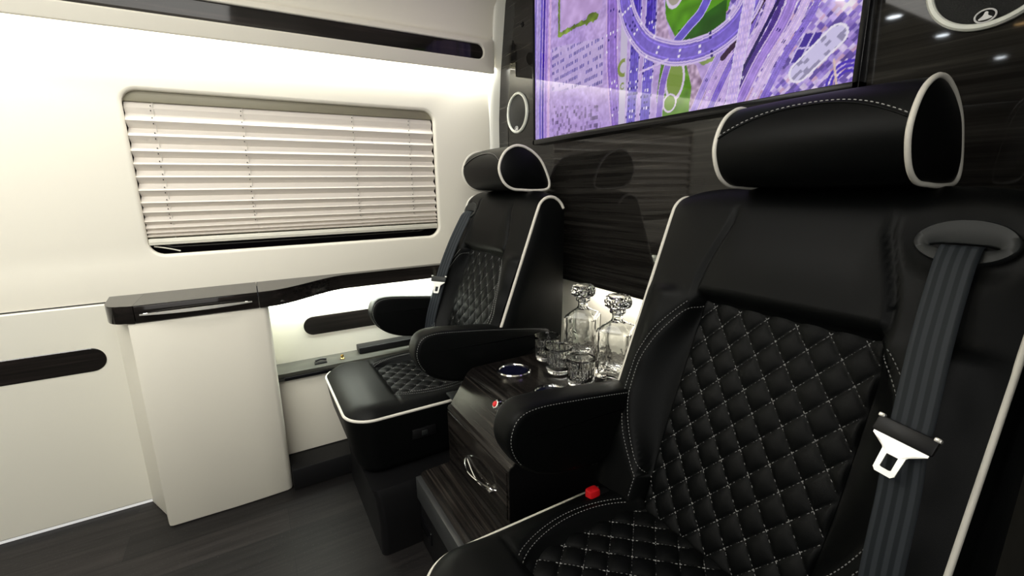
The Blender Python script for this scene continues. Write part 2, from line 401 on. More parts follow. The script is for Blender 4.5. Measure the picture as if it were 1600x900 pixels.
v, f = lathe([(.0016, -.0018), (.0016, .0018)], (0, 0, 0), 6)
eo = obj('cord_eyelet', v, f, 'black_plastic'); EYE = eo.data; bpy.data.objects.remove(eo)
for y in (-.227, .028, .408, .637):
    for i, z in enumerate([1.385, 1.37]+[a-.008 for a in ridge[:9]]+[a+.010 for a in ridge[:9]]):
        ey = bpy.data.objects.new('cord_eyelet', EYE); COL.objects.link(ey); ey.parent = bl
        ey.location = Vector((-1.9445, y+random.Random(i).uniform(-.001, .001), z))-Vector(bl.location)
    MB().add(*tube([(-1.952, y+.006, 1.397), (-1.952, y+.006, .95)], .0009, 5)).build('cord', 'cord', bl)
MB().add(*tube(catmull([(-1.955, wy0+.012, .927), (-1.946, wy0+.05, .919), (-1.942, wy0+.085, .908)], 5), .0022, 6)).build('pull_cord', 'head_rail', bl)

# ================================================================== SHELF, CABINET, LEDGE
def shelf_front(y):
    """x of the worktop's front edge"""
    if y < -.335: return None
    return -1.72-.165*sst(.02, .33, y)
zt, zb = .772, .718
# rounded left end, wide part, then an S-curve back to a narrow rail
front = [(-1.93, -.425)]
for a in lin(0, PI/2, 9): front.append((-1.80-.035+.105*math.sin(a), -.355-.055*math.cos(a)-.005))
front += [(-1.722, -.345), (-1.72, -.332)]
sh = empty('worktop', (-1.93, .3, zb), 'dark glossy worktop that narrows in an S curve under the window', 'worktop')
edge = [(shelf_front(y), y) for y in lin(.003, 1.0, 60)]
poly = [(-1.926, .003)]+edge+[(-1.926, 1.0)]
MB().add(*prism(poly, zb, zt, .0015)).build('rail', 'veneer_y', sh, angle=30)
MB().add(*prism([(x, y) for x, y in poly], zt, zt+.0012)).build('top_surface', 'shelf_top', sh, smooth=False)
cab = empty('side_cabinet', (-1.82, -.16, 0), 'cream upholstered cabinet with a dark drawer, standing against the side wall', 'cabinet')
poly = [(-1.925, -.425), (-1.80, -.368), (-1.745, -.356), (-1.731, -.352), (-1.7255, -.342), (-1.7240, -.24), (-1.7225, -.15), (-1.7245, -.06), (-1.728, .010), (-1.734, .022), (-1.746, .028), (-1.925, .028)]
MB().add(*prism(poly, .002, zb-.001, .005)).build('body', 'cream', cab, angle=40)
poly = front+[(-1.926, -.332)]
MB().add(*prism(poly, zb, zt, .002)).add(*prism([(x, y) for x, y in poly], zt-.0005, zt+.0012)).build('rounded_end', 'veneer_y', cab, angle=30)
vv, ff = prism([(-1.926, -.3315), (-1.72, -.3315), (-1.72, .0), (-1.926, .0)], zt-.0005, zt+.0012)
obj('drawer_top', vv, ff, 'shelf_top', cab, smooth=False)
dr = MB().add(*rbox(-1.92, -1.719, -.3305, .0005, zb+.001, zt-.001, .0025)).build('drawer', 'veneer_y', cab)
# crescent pull: a chrome bow standing off the drawer
ys = lin(-.318, -.018, 41)
def bow(y): t = (y+.168)/.150; return 1-t*t
vv = []; L4 = []
for y in ys:
    b = max(0, bow(y)); x = -1.7185+.028*b; h = .0045+.0065*b; zc = .7455+.0035*b-.002
    L4.append([(x, y, zc-h*.5), (x+.0035, y, zc-h*.35), (x+.0035, y, zc+h*.45), (x, y, zc+h*.5), (x-.004, y, zc+h*.3), (x-.004, y, zc-h*.3)])
vv, ff = loops(L4, True, True)
obj('handle', vv, ff, 'handle_metal', dr, angle=50)
for y in (-.303, -.033): MB().add(*rbox(-1.722, -1.7145, y-.006, y+.006, .741, .748, .001)).build('handle_post', 'chrome', dr)

ld = empty('side_ledge', (-1.87, .5, .41), 'narrow dark ledge running along the lit alcove beside the far seat', 'ledge')
MB().add(*prism([(-1.934, .028), (-1.812, .028), (-1.812, .56), (-1.848, .61), (-1.848, 1.06), (-1.934, 1.06)], .417, .4325, .001)).build('top_board', 'ledge_top', ld)
MB().add(*rbox(-1.84, -1.810, .028, .555, .402, .4165, .002)).build('front_edge', 'black_gloss', ld)
MB().add(*rbox(-1.93, -1.868, .34, 1.055, .434, .460, .003)).build('dark_recess_strip', 'black_plastic', ld)  # black strip put in for the dark recess behind the seat
la = MB().add(*rbox(-1.867, -1.843, .162, .208, .4337, .4385, .002)).build('latch', 'black_plastic', ld)
MB().add(*tube(catmull([(-1.855, .165, .4445), (-1.855, .185, .4485), (-1.855, .207, .4455)], 5), .0045, 8)).build('lever', 'black_plastic', la)
MB().add(*lathe([(.009, 0), (.009, .003), (.005, .006), (.005, .011), (.007, .013), (.006, .017), (0, .018)], (-1.855, .268, .4335), 20)).build('knob', 'brass', ld)

def stadium_panel(name, y0, y1, z0, z1, x, label):
    r = (z1-z0)/2-.0005
    vv, ff = loops([wl(rrect(y0, y1, z0, z1, r), x-.004), wl(rrect(y0, y1, z0, z1, r), x+.0012), wl(rrect(y0+.002, y1-.002, z0+.002, z1-.002, r-.002), x+.002)], True)
    o = obj(name, vv, ff, 'veneer_y', origin=(x, (y0+y1)/2, z0), smooth=False); tag(o, label, 'wall panel')
stadium_panel('wall_inlay', -2.9, -.462, .531, .611, -1.9195, 'black rounded inlay strip on the lower wall left of the cabinet')
stadium_panel('wall_inlay', .145, 1.02, .531, .607, -1.9318, 'dark rounded inlay strip on the lit alcove wall behind the armrest')

# ================================================================== TELEVISION
def paint_tv(W, H, x0, x1, z0, z1):
    rng = np.random.default_rng(4)
    X, Z = np.meshgrid(np.linspace(x0, x1, W), np.linspace(z0, z1, H))
    def seg(pts):                                    # distance and position along a polyline
        D = np.full(X.shape, 9.); T = np.zeros(X.shape); acc = 0
        for (ax, az), (bx, bz) in zip(pts, pts[1:]):
            dx, dz = bx-ax, bz-az; l2 = dx*dx+dz*dz; t = np.clip(((X-ax)*dx+(Z-az)*dz)/l2, 0, 1)
            d = np.hypot(X-ax-t*dx, Z-az-t*dz); k = d < D; D[k] = d[k]; T[k] = acc+t[k]*math.sqrt(l2); acc += math.sqrt(l2)
        return D, T
    def smooth(pts, n=6): return [(p.x, p.y) for p in catmull([(a, b, 0) for a, b in pts], n)]
    def inside(pts):
        r = np.zeros(X.shape, bool)
        for (ax, az), (bx, bz) in zip(pts, pts[1:]+pts[:1]):
            c = ((az > Z) != (bz > Z)) & (X < (bx-ax)*(Z-az)/(bz-az+1e-12)+ax); r ^= c
        return r
    def noise(sx, sz, seed):
        g = np.random.default_rng(seed).random((sz+2, sx+2)); u = (X-x0)/(x1-x0)*sx; v = (Z-z0)/(z1-z0)*sz
        i = np.clip(u.astype(int), 0, sx); j = np.clip(v.astype(int), 0, sz); fu = u-i; fv = v-j
        return (g[j, i]*(1-fu)+g[j, i+1]*fu)*(1-fv)+(g[j+1, i]*(1-fu)+g[j+1, i+1]*fu)*fv
    C = np.zeros(X.shape+(3,))
    n1, n2, n3 = noise(9, 6, 1)[..., None], noise(160, 90, 2)[..., None], noise(60, 40, 3)[..., None]
    lil = np.array([203, 184, 226.]); pur = np.array([150, 130, 208.]); pale = np.array([214, 206, 232.]); deep = np.array([88, 66, 172.])
    C[:] = lil*(1-n1*.35)+pur*n1*.35
    C += (n2-.5)*26+(n3-.5)*26
    # built-up quarter on the right: little blocks in rotated rows
    city = X > -.75+.35*(1.44-Z)
    a = (X*.75+Z*.66); b = (-X*.66+Z*.75)
    ia = np.floor(a/.011).astype(int); ib = np.floor(b/.007).astype(int)
    h = np.abs(np.sin(ia*127.1+ib*311.7)*43758.5) % 1
    pal = np.array([[226, 218, 240], [196, 180, 232], [150, 130, 210], [108, 88, 186], [236, 232, 246], [170, 160, 224], [74, 60, 140], [212, 178, 190]])
    cc = pal[(h*8).astype(int) % 8]*(.88+.24*n2)
    C = np.where(city[..., None], cc*.62+C*.38, C)
    # parked cars, left
    lot = inside([(-1.47, 1.60), (-1.19, 1.56), (-1.19, 1.42), (-1.47, 1.45)])
    ra = Z-X*.09; row = (ra/.026 % 1) < .42; jj = (np.abs(np.sin(np.floor(X/.0085)*91.7+np.floor(ra/.026)*37.3)*1000) % 1) > .38
    C = np.where((lot & row & jj & ((X/.0085 % 1) < .62))[..., None], np.array([116, 108, 178.])+60*(n2-.5), np.where(lot[..., None], C*.5+pale*.5, C))
    lot2 = inside([(-1.47, 1.40), (-1.19, 1.36), (-1.20, 1.22), (-1.47, 1.22)])
    h2 = np.abs(np.sin(np.floor(X/.010)*12.9+np.floor(Z/.012)*78.2)*43758.5) % 1
    C = np.where((lot2 & (h2 > .7))[..., None], C*(1.35-.65*h2[..., None]), C)
    def road(pts, w, col, edge=None, lanes=0, cars=0, seed=0, dark=(70, 52, 140), sm=True):
        nonlocal C
        D, T = seg(smooth(pts) if sm else pts); k = D < w
        base = np.array(col, float)*(.93+.14*n2)
        C = np.where(k[..., None], base, C)
        if lanes:
            ph = (D/w*lanes) % 1; C = np.where((k & (ph > .78))[..., None], C*1.13+6, C)
        if edge is not None:
            e = (D > w*.84) & (D < w*1.02); C = np.where(e[..., None], np.array(edge, float), C)
        if cars:
            cell = np.floor(T/.016); lane = np.floor(D/w*3); hh = np.abs(np.sin(cell*53.1+lane*17.7+seed)*9999) % 1
            kk = k & (hh > 1-cars) & ((T/.016 % 1) < .45) & ((D/w*3 % 1) > .35); 
            C = np.where(kk[..., None], np.where((hh > 1-cars*.5)[..., None], np.array([238, 236, 250.]), np.array(dark, float)), C)
    # far-left carriageways
    for x, c, w in [(-1.565, (176, 164, 216), .012), (-1.548, (120, 104, 196), .006), (-1.530, (84, 60, 168), .006), (-1.512, (168, 142, 214), .007), (-1.492, (216, 188, 226), .006), (-1.588, (150, 140, 205), .006)]:
        road([(x+.022, 1.95), (x, 1.50), (x-.004, 1.25)], w, c, lanes=1)
    # office roof and its tree rows
    k = inside([(-1.415, 1.93), (-1.20, 1.93), (-1.20, 1.645), (-1.415, 1.64)]); C = np.where(k[..., None], np.array([204, 182, 224.])+30*(n3-.5), C)
    for pts, w in [([(-1.427, 1.90), (-1.429, 1.632)], .006), ([(-1.43, 1.630), (-1.338, 1.633), (-1.262, 1.632)], .007), ([(-1.268, 1.634), (-1.235, 1.634)], .014)]:
        D, T = seg(pts); k = D < w*(.5+n2[..., 0]); C = np.where(k[..., None], np.array([128, 152, 74.])*(.7+.6*n3), C)
    road([(-1.16, 1.95), (-1.153, 1.548), (-1.138, 1.398), (-1.108, 1.22)], .026, (158, 132, 206), (214, 190, 226), 2, .12, 3)
    D, T = seg([(-1.10, 1.64), (-1.10, 1.22)]); k = D < .014; C = np.where(k[..., None], np.array([206, 202, 220.]), C)
    for cx, cz, r in [(-1.098, 1.452, .020), (-1.10, 1.40, .008)]:
        d = np.hypot((X-cx), (Z-cz)); k = (d < r*1.3) & (d > r*.75) & (X < cx+.006); C = np.where(k[..., None], np.array([150, 166, 100.]), C)
    # twin motorways, deep purple toward the top
    f = np.clip((Z-1.42)/.14, 0, 1)[..., None]
    for x, w, sd in [(-1.055, .021, 5), (-.999, .021, 9)]:
        road([(x+.002, 1.95), (x+.002, 1.52), (x-.003, 1.36), (x-.010, 1.22)], w, (128, 116, 200), (206, 196, 232), 3, .34, sd)
        D, T = seg([(x+.002, 1.95), (x+.002, 1.52), (x-.003, 1.36), (x-.010, 1.22)]); k = (D < w*.8)[..., None]
        bright = (C.max(-1) > 225)[..., None]
        C = np.where(k & ~bright, C*(1-f*.85)+(np.array([84, 62, 178.])*(.8+.4*n2))*f*.85, C)
    # the greens between the ramps
    gr = lambda k, c: np.where(k[..., None], np.array(c, float)*(.86+.28*n3), C)
    C = gr(inside([(-.965, 1.95), (-.74, 1.95), (-.744, 1.561), (-.755, 1.504), (-.80, 1.472), (-.863, 1.455), (-.905, 1.481), (-.945, 1.544)]), (104, 160, 52))
    C = gr(inside([(-.90, 1.50), (-.86, 1.50), (-.80, 1.52), (-.76, 1.53), (-.76, 1.48), (-.83, 1.455), (-.89, 1.455)]), (62, 110, 44))
    C = gr(inside([(-.952, 1.43), (-.866, 1.43), (-.842, 1.352), (-.850, 1.283), (-.878, 1.24), (-.95, 1.22), (-.962, 1.345)]), (112, 158, 62))
    C = gr(inside([(-.835, 1.44), (-.77, 1.45), (-.785, 1.40), (-.815, 1.395), (-.835, 1.41)]), (150, 172, 110))
    k = inside([(-.87, 1.42), (-.835, 1.40), (-.80, 1.33), (-.83, 1.27), (-.85, 1.30), (-.845, 1.35)]); C = np.where(k[..., None], np.array([188, 168, 190.])+90*(n2-.5), C)
    k = inside([(-.972, 1.9), (-.958, 1.6), (-.93, 1.50), (-.915, 1.47), (-.955, 1.46), (-.975, 1.5)]); C = np.where(k[..., None], np.array([190, 170, 196.])+70*(n2-.5), C)
    for cx, cz, rx, rz, fill in [(-.916, 1.600, .028, .040, (178, 176, 160)), (-.902, 1.380, .030, .050, (142, 168, 92)), (-.915, 1.322, .021, .022, (128, 164, 80)), (-.955, 1.468, .016, .022, (84, 78, 110))]:
        d = np.hypot((X-cx)/rx, (Z-cz)/rz); k = d < 1; C = np.where(k[..., None], np.array(fill, float), C)
        k = np.abs(d-1) < .11; C = np.where(k[..., None], np.array([222, 214, 232.]), C)
    road([(-.925, 1.43), (-.945, 1.36), (-.955, 1.22)], .012, (150, 128, 204), (214, 200, 232))
    # long parallel lanes sweeping to the lower left
    for off, wd, c in [(.0, .011, (176, 160, 222)), (.026, .008, (196, 176, 226)), (.050, .010, (142, 122, 204)), (.078, .010, (204, 186, 232)), (.104, .007, (96, 72, 150)), (.128, .014, (174, 150, 220)), (.160, .010, (212, 196, 236)), (.186, .008, (150, 132, 210))]:
        road([(-.70+off, 1.66), (-.735+off, 1.47), (-.80+off, 1.36), (-.868+off, 1.22)], wd, c, (222, 206, 236) if wd > .009 else None, 2, .05, off*100)
    for p, c, wd in [([(-.60, 1.60), (-.70, 1.455), (-.76, 1.40)], (78, 44, 84), .007), ([(-.56, 1.62), (-.66, 1.44), (-.74, 1.30)], (60, 46, 110), .004)]: road(p, wd, c)
    road([(-.901, 1.475), (-.863, 1.501), (-.827, 1.527), (-.79, 1.60), (-.77, 1.7)], .013, (124, 112, 204), (206, 200, 240), 1)
    # the big sweeping loop
    lp = [(-1.116, 1.80), (-1.108, 1.67), (-1.090, 1.60), (-1.058, 1.545), (-1.009, 1.493), (-.942, 1.458), (-.888, 1.441), (-.819, 1.436), (-.766, 1.447), (-.722, 1.472), (-.694, 1.515), (-.682, 1.60), (-.68, 1.8)]
    road(lp, .030, (138, 122, 206), (216, 204, 236), 2, .16, 2)
    D, T = seg(smooth(lp)); k = (D > .020) & (D < .0235); C = np.where(k[..., None], np.array([220, 208, 238.]), C)
    road([(-1.034, 1.424), (-.975, 1.430), (-.929, 1.436)], .003, (216, 204, 236))
    road([(-.690, 1.80), (-.698, 1.56), (-.707, 1.47), (-.718, 1.378), (-.740, 1.20)], .015, (206, 190, 236), (228, 222, 246), 3)
    # courts, the long rounded stadium block, ring road
    k = inside([(-.572, 1.402), (-.535, 1.395), (-.562, 1.345), (-.596, 1.352)]); C = np.where(k[..., None], np.array([96, 78, 168.]), C)
    for p in [[(-.572, 1.402), (-.596, 1.352)], [(-.553, 1.398), (-.578, 1.348)], [(-.535, 1.395), (-.562, 1.345)], [(-.584, 1.377), (-.549, 1.370)]]: road(p, .0016, (214, 206, 238), sm=False)
    D, T = seg([(-.512, 1.382), (-.575, 1.330)]); k = D < .019; C = np.where(k[..., None], np.array([216, 214, 240.])-50*(h[..., None] > .6), C)
    k = np.abs(D-.020) < .0022; C = np.where(k[..., None], np.array([238, 238, 250.]), C)
    d = np.hypot(X+.482, (Z-1.29)*.9)
    for r in (.020, .028, .036): k = (np.abs(d-r) < .0025) & (Z > 1.285); C = np.where(k[..., None], np.array([104, 84, 196.]), C)
    road([(-.510, 1.338), (-.500, 1.29)], .002, (222, 206, 196), sm=False)
    k = (X > -.472) & (Z > 1.405) & (Z < 1.44); C = np.where(k[..., None], np.array([118, 142, 70.]), C)
    d = np.hypot(X+.50, Z-1.445); C = C+np.array([60, 70, 60.])*np.exp(-(d/.022)**2)[..., None]  # downlight reflection painted into the picture as a soft bright spot
    return np.clip((C/255.-.5)*1.22+.43, 0, 1)*np.array([1., .97, 1.03]).clip(0, 1)
tv = empty('television', (-1.03, YB-.012, 1.28), 'large wall television showing a purple aerial view of a road interchange', 'television')
tx0, tx1, tz0, tz1 = -1.597, -.458, 1.277, 1.935
fw_ = .013
mb = MB()
for a in [(tx0, tx1, tz0-.006, tz0+fw_), (tx0, tx1, tz1-fw_, tz1), (tx0, tx0+fw_, tz0-.006, tz1), (tx1-fw_, tx1, tz0-.006, tz1)]:
    mb.add(*rbox(a[0], a[1], YB-.030, YB+.001, a[2], a[3], .002))
mb.build('frame', 'bezel', tv)
W_, H_ = 640, 372
sx0, sx1, sz0, sz1 = tx0+fw_-.002, tx1-fw_+.002, tz0+fw_-.002, tz1-fw_+.002
xs = np.linspace(sx0, sx1, W_); zs_ = np.linspace(sz0, sz1, H_)
tl = Vector(tv.location)
co = np.zeros((H_, W_, 3)); co[..., 0] = xs[None, :]-tl.x; co[..., 1] = YB-.024-tl.y; co[..., 2] = zs_[:, None]-tl.z
me = bpy.data.meshes.new('screen'); me.vertices.add(W_*H_); me.vertices.foreach_set('co', co.ravel())
idx = np.arange(W_*H_).reshape(H_, W_); q = np.stack([idx[:-1, :-1], idx[:-1, 1:], idx[1:, 1:], idx[1:, :-1]], -1).reshape(-1, 4)
me.loops.add(q.size); me.loops.foreach_set('vertex_index', q.ravel().astype(np.int32)); me.polygons.add(len(q))
me.polygons.foreach_set('loop_start', (np.arange(len(q))*4).astype(np.int32)); me.update(calc_edges=True); me.validate()
ca = me.color_attributes.new('picture', 'FLOAT_COLOR', 'POINT')
img = paint_tv(W_, H_, sx0, sx1, sz0, sz1); lin_ = np.where(img <= .04045, img/12.92, ((img+.055)/1.055)**2.4)
ca.data.foreach_set('color', np.concatenate([lin_, np.ones(img.shape[:2]+(1,))], -1).astype(np.float32).ravel())
m, N, L, b = new_mat('television_picture')
at = N.new('ShaderNodeAttribute'); at.attribute_name = 'picture'
b.inputs['Base Color'].default_value = (.006, .006, .008, 1); b.inputs['Roughness'].default_value = .04
L.new(at.outputs['Color'], b.inputs['Emission Color']); b.inputs['Emission Strength'].default_value = .77
me.materials.append(m)
so = bpy.data.objects.new('screen', me); COL.objects.link(so); so.parent = tv

# ================================================================== SPEAKERS
def speaker(x, z, r, label):
    s = empty('wall_speaker', (x, YB, z), label, 'speaker', 'round speakers beside the television')
    def rot(v): return [(x+p[0], YB-p[2], z+p[1]) for p in v]
    v, f = lathe([(r-.010, .001), (r-.010, .007), (r-.008, .0095), (r-.003, .0095), (r, .006), (r, 0)], (0, 0, 0), 64); obj('ring', rot(v), f[:-2], 'ring', s)
    v, f = lathe([(r-.009, .0015), (r-.016, .004), (r*.5, .0075), (0, .009)], (0, 0, 0), 64); obj('grille', rot(v), f, 'grille', s)
    ez = -.064; e = MB()
    v, f = tube([(.0125*math.cos(t), ez+.0095*math.sin(t), .0085) for t in lin(0, 2*PI, 29)[:-1]], .0013, 6, True); e.add(rot(v), f)
    tri = catmull([(-.008, ez-.0045, 0), (-.003, ez+.001, 0), (-.001, ez+.006, 0), (.0025, ez+.0055, 0), (.003, ez+.001, 0), (.0085, ez-.0035, 0), (.001, ez-.0055, 0)], 4, True)
    v, f = loops([[(p.x, p.y, .0055) for p in tri], [(p.x, p.y, .009) for p in tri]], True); e.add(rot(v), f)
    e.build('emblem', 'emblem', s)
    return s
speaker(-1.757, 1.418, .083, 'round white-ringed black speaker left of the television, above the far seat')
speaker(-.302, 1.420, .083, 'round white-ringed speaker with a small emblem at the top right, beyond the television')
# small sensor left of the television
v, f = lathe([(.010, 0), (.010, .003), (.007, .005), (.0035, .006), (.0035, .009), (0, .010)], (0, 0, 0), 20)
o = obj('wall_sensor', [(-1.715+p[0], YB-p[2], 1.752+p[1]) for p in v], f, 'black_gloss', origin=(-1.715, YB, 1.752)); tag(o, 'tiny black sensor high on the dark panel above the small speaker', 'sensor')

# downlights in the ceiling
def downlight(x, y, m, label, power, z=2.0, r=.034):
    d = empty('ceiling_downlight', (x, y, z), label, 'ceiling light', 'round downlights in the ceiling')
    v, f = lathe([(r+.010, 0), (r+.009, -.003), (r, -.004), (r-.002, .0)], (x, y, z), 32); obj('rim', v, f[:-2], 'chrome', d)
    v, f = lathe([(r-.001, -.001), (0, -.0012)], (x, y, z), 32); obj('lens', v, [f[i] for i in range(len(f)-1)], m, d)
    return d
for y, lb in ((-.60, 'nearest the television'), (-1.12, 'second from the television'), (-1.80, 'third from the television'), (-2.9, 'farthest from the television')):
    downlight(-1.31, y, 'lamp', 'cool ceiling downlight in the window side row, '+lb, 1, z=1.9995)
downlight(-1.0, -1.95, 'lamp_warm', 'single warm ceiling downlight in the middle of the ceiling', 1)

# ================================================================== CAPTAIN'S CHAIR
TH = math.atan(.39)
OY, OZ = .618, .36                            # backrest hinge line on the piping plane
HV = Vector((0, math.sin(TH), math.cos(TH))); NV = Vector((0, -math.cos(TH), math.sin(TH)))
def chair(cx, bcx, bdy, HW, hcx, hdy, m, label, both_arms):
    ch = empty('captain_chair', (cx, .5, 0), label, 'seat')
    BP = lambda x, h, d: Vector((bcx+x, OY+bdy, OZ))+HV*h+NV*d
    PR = .0043 if m > 0 else .0052
    SB = .088*HW/.303
    # ---- backrest side profile: up the front, round the shoulder, back along the top, down the rear
    prof = [(h, 0.) for h in lin(.08, .71, 60)]
    r = .052; ctr = (.780-r, -r)
    prof += [(ctr[0]+r*math.sin(a), ctr[1]+r*math.cos(a)) for a in lin(0, PI/2, 10)[1:]]
    prof = [p if i < 60 else p for i, p in enumerate(prof)]
    tl_ = [(.780, -.052), (.776, -.072), (.762, -.094), (.735, -.112), (.60, -.162), (.45, -.218), (.30, -.268), (.16, -.30), (.10, -.26), (.08, -.15)]
    full = prof+[(p.x, p.y) for p in catmull([(a, b, 0) for a, b in tl_], 4)][1:]
    def shape(x, h, i):
        """how far the cushion stands proud of the piping plane"""
        a = abs(x)/HW
        pil = .016*(1-a**6)
        if i >= len(full): return 0
        d = pil
        t = min(1, max(0, (.535-h)/.40))
        xs_ = .162+SB*math.sin(PI*t)**.8                            # double-stitched seam line
        low = 1-sst(.535, .56, h)
        bol = .020*math.exp(-((abs(x)-.245)/.04)**2)*sst(0, .05, h)*low
        ins = (1-sst(.162, .166+(SB-.004)*math.sin(PI*t), abs(x)))*low
        d = d*(1-ins)+(-.030)*ins+bol*(1-ins)
        d -= .006*math.exp(-((abs(x)-xs_)/.005)**2)*low*(1-ins*.0)
        # seams of the upper pad
        upx = .168-.045*sst(.54, .74, h)+.01*math.sin((h-.54)*14)
        hi = sst(.54, .56, h)*(1-sst(.70, .75, h))
        d -= .010*math.exp(-((abs(x)-upx)/.005)**2)*hi
        d -= .007*math.exp(-((h-.545)/.006)**2)*(1 if abs(x) < .172 else 0)
        d += .007*math.exp(-((h-.64)/.07)**2)*(1-sst(.10, .17, abs(x)))
        # creases on the outer bolster and shoulder
        d += .0012*math.sin(h*70+x*25)*sst(.2, .26, abs(x))*(1-sst(.27, .295, abs(x)))*low
        sx = x*m                                                      # recess round the belt guide on the outboard shoulder
        e = math.hypot((sx-.228)/.078, (h-.695)/.050)
        d -= .010*(1-sst(.6, 1.25, e))*sst(.0, .05, HW-abs(x))
        return d
    xs = [-HW]+[-HW+.004, -HW+.012]+lin(-HW+.022, HW-.022, 104)+[HW-.012, HW-.004, HW]
    nf = len(full)
    def P(i, x):
        h, d0 = full[i]
        a = full[max(0, i-1)]; b = full[min(nf-1, i+1)]
        t = Vector((b[0]-a[0], b[1]-a[1])).normalized(); n = Vector((-t.y, t.x))
        dd = shape(x, h, i) if i < 70 else .028*(1-(abs(x)/HW)**6)
        if i >= 60 and i < 72: dd = dd*(1-(i-60)/12)+.028*(1-(abs(x)/HW)**6)*((i-60)/12)
        return BP(x, h+n.x*dd, d0+n.y*dd)
    vv, ff = grid(lambda x, i: P(i, x), xs, range(nf))
    back = obj('backrest', vv, ff, 'leather', ch, angle=80, fix=False)
    # side panels
    for s, nm in ((-1, 'side_panel'), (1, 'side_panel')):
        mid = [(p[0]*.92+.02, -.068+(p[1]+.068)*.80) for p in full]; mid2 = [(p[0]*.6+.15, -.068+(p[1]+.068)*.3) for p in full]
        l0 = [BP(s*HW, h, d) for h, d in full]; l1 = [BP(s*(HW+.009), h, d) for h, d in mid]; l2 = [BP(s*(HW+.012), h, d) for h, d in mid2]
        vv, ff = loops([l0, l1, l2], True); obj(nm, vv, ff, 'leather', back, angle=80)
        MB().add(*tube([BP(s*(HW+.001), h, d) for h, d in full[1:78]], PR, 8)).build('piping', 'piping', back, angle=0)
    # quilted insert
    W, Lh = .0555, .071
    def qd(x, h):
        a = x/W+h/Lh; b = x/W-h/Lh
        return .0085*(abs(math.sin(PI*a)*math.sin(PI*b)))**.42
    h0, h1 = .03, .542
    def qx(u, h): return u*(.166-.010*sst(.3, 0, h))
    vv, ff = grid(lambda u, h: BP(qx(u, h), h, -.0285+qd(qx(u, h), h)*min(1, (1-abs(u))*25+.1)), lin(-1, 1, 121), lin(h0, h1, 181))
    qi = obj('quilted_insert', vv, ff, 'leather_soft', ch, angle=0, fix=False)
    mb = MB()
    for sg in (1, -1):
        for k in range(-14, 15):
            pts = []
            for h in lin(h0, h1, 120):
                x = sg*(k-h/Lh)*W
                if abs(x) < .163: pts.append(BP(x, h, -.0272))
            if len(pts) > 2: dashes(mb, pts, NV, .0052, .0026, .00085)
    mb.build('stitching', 'thread', qi, smooth=False, fix=False)
    # double seam stitching and upper seams
    for s in (-1, 1):
        mb = MB()
        for o_ in (-.0075, .0075):
            pts = []
            for h in lin(.09, .533, 60):
                t = (.535-h)/.40; x = s*(.162+SB*math.sin(PI*min(1, max(0, t)))**.8+o_)
                pts.append(BP(x, h, shape(x, h, 10)+.0008))
            dashes(mb, pts, NV, .0045, .0028, .0007)
        mb.build('seam_stitching', 'thread', back, smooth=False, fix=False)
    # ---- headrest roll
    hp = [(.786, 1.160), (.792, 1.195), (.815, 1.226), (.855, 1.243), (.900, 1.234), (.935, 1.202), (.955, 1.160), (.966, 1.118), (.958, 1.098), (.925, 1.094), (.880, 1.096), (.835, 1.101), (.803, 1.122)]
    C_ = catmull([(0, a, b) for a, b in hp], 6, True); C_ = [Vector((0, p.y+hdy+max(0, p.y-.90)*.35, p.z)) for p in C_]; cy, cz = .875+hdy, 1.165; hw = .146
    rings = []
    for t in lin(-1, 1, 41):
        k = 1+.045*(1-abs(t)**2.5); rings.append([(hcx+hw*t, cy+(p.y-cy)*k, cz+(p.z-cz)*k) for p in C_])
    vv, ff = loops(rings)
    hr = obj('headrest', vv, ff, 'leather', ch, angle=80)
    for s in (-1, 1):
        rs = [[(hcx+s*(hw+.020*(1-k*k)**.8), cy+(p.y-cy)*k, cz+(p.z-cz)*k) for p in C_] for k in (1, .97, .9, .75, .5, .25, .05)]
        vv, ff = loops(rs, True); obj('end_cap', vv, ff, 'leather', hr, angle=80)
        MB().add(*tube([(hcx+s*(hw+.002), cy+(p.y-cy)*1.01, cz+(p.z-cz)*1.01) for p in C_], PR*.95, 8, True)).build('piping', 'piping', hr, angle=0)
    def hpt(t, u):                                             # point on the roll: t across, u index round the profile
        i = int(u) % len(C_); j = (i+1) % len(C_); f_ = u-int(u); p = C_[i].lerp(C_[j], f_); k = 1+.045*(1-abs(t)**2.5)+.006
        return Vector((hcx+hw*t, cy+(p.y-cy)*k, cz+(p.z-cz)*k))
    mb = MB(); pts = [hpt(t, 5+6.8*(1-abs(t)**2.1)) for t in lin(-.99, .99, 50)]
    dashes(mb, pts, Vector((0, -.6, .8)), .0055, .003, .0008)
    mb.build('seam_stitching', 'thread', hr, smooth=False, fix=False)
    MB().add(*tube([hpt(t, 4.2+6.8*(1-abs(t)**2.1)) for t in lin(-.99, .99, 50)], .0016, 6)).build('seam_welt', 'leather', hr, angle=0)
    for x in (-.07, .07): MB().add(*tube([(hcx+x, .93+hdy, 1.06), (hcx+x, .925+hdy, 1.12)], .007, 10)).build('headrest_post', 'black_plastic', hr)
    # ---- cushion
    hwc, y0, y1, rc = .250, .185, .665, .085
    def outline(d=0., n=10):
        out = []
        a0, a1 = -hwc+d, hwc-d; r_ = max(.01, rc-d)
        for a in lin(PI, 1.5*PI, n): out.append((a0+r_+r_*math.cos(a), y0+d+r_+r_*math.sin(a)))
        for a in lin(1.5*PI, 2*PI, n): out.append((a1-r_+r_*math.cos(a), y0+d+r_+r_*math.sin(a)))
        return out
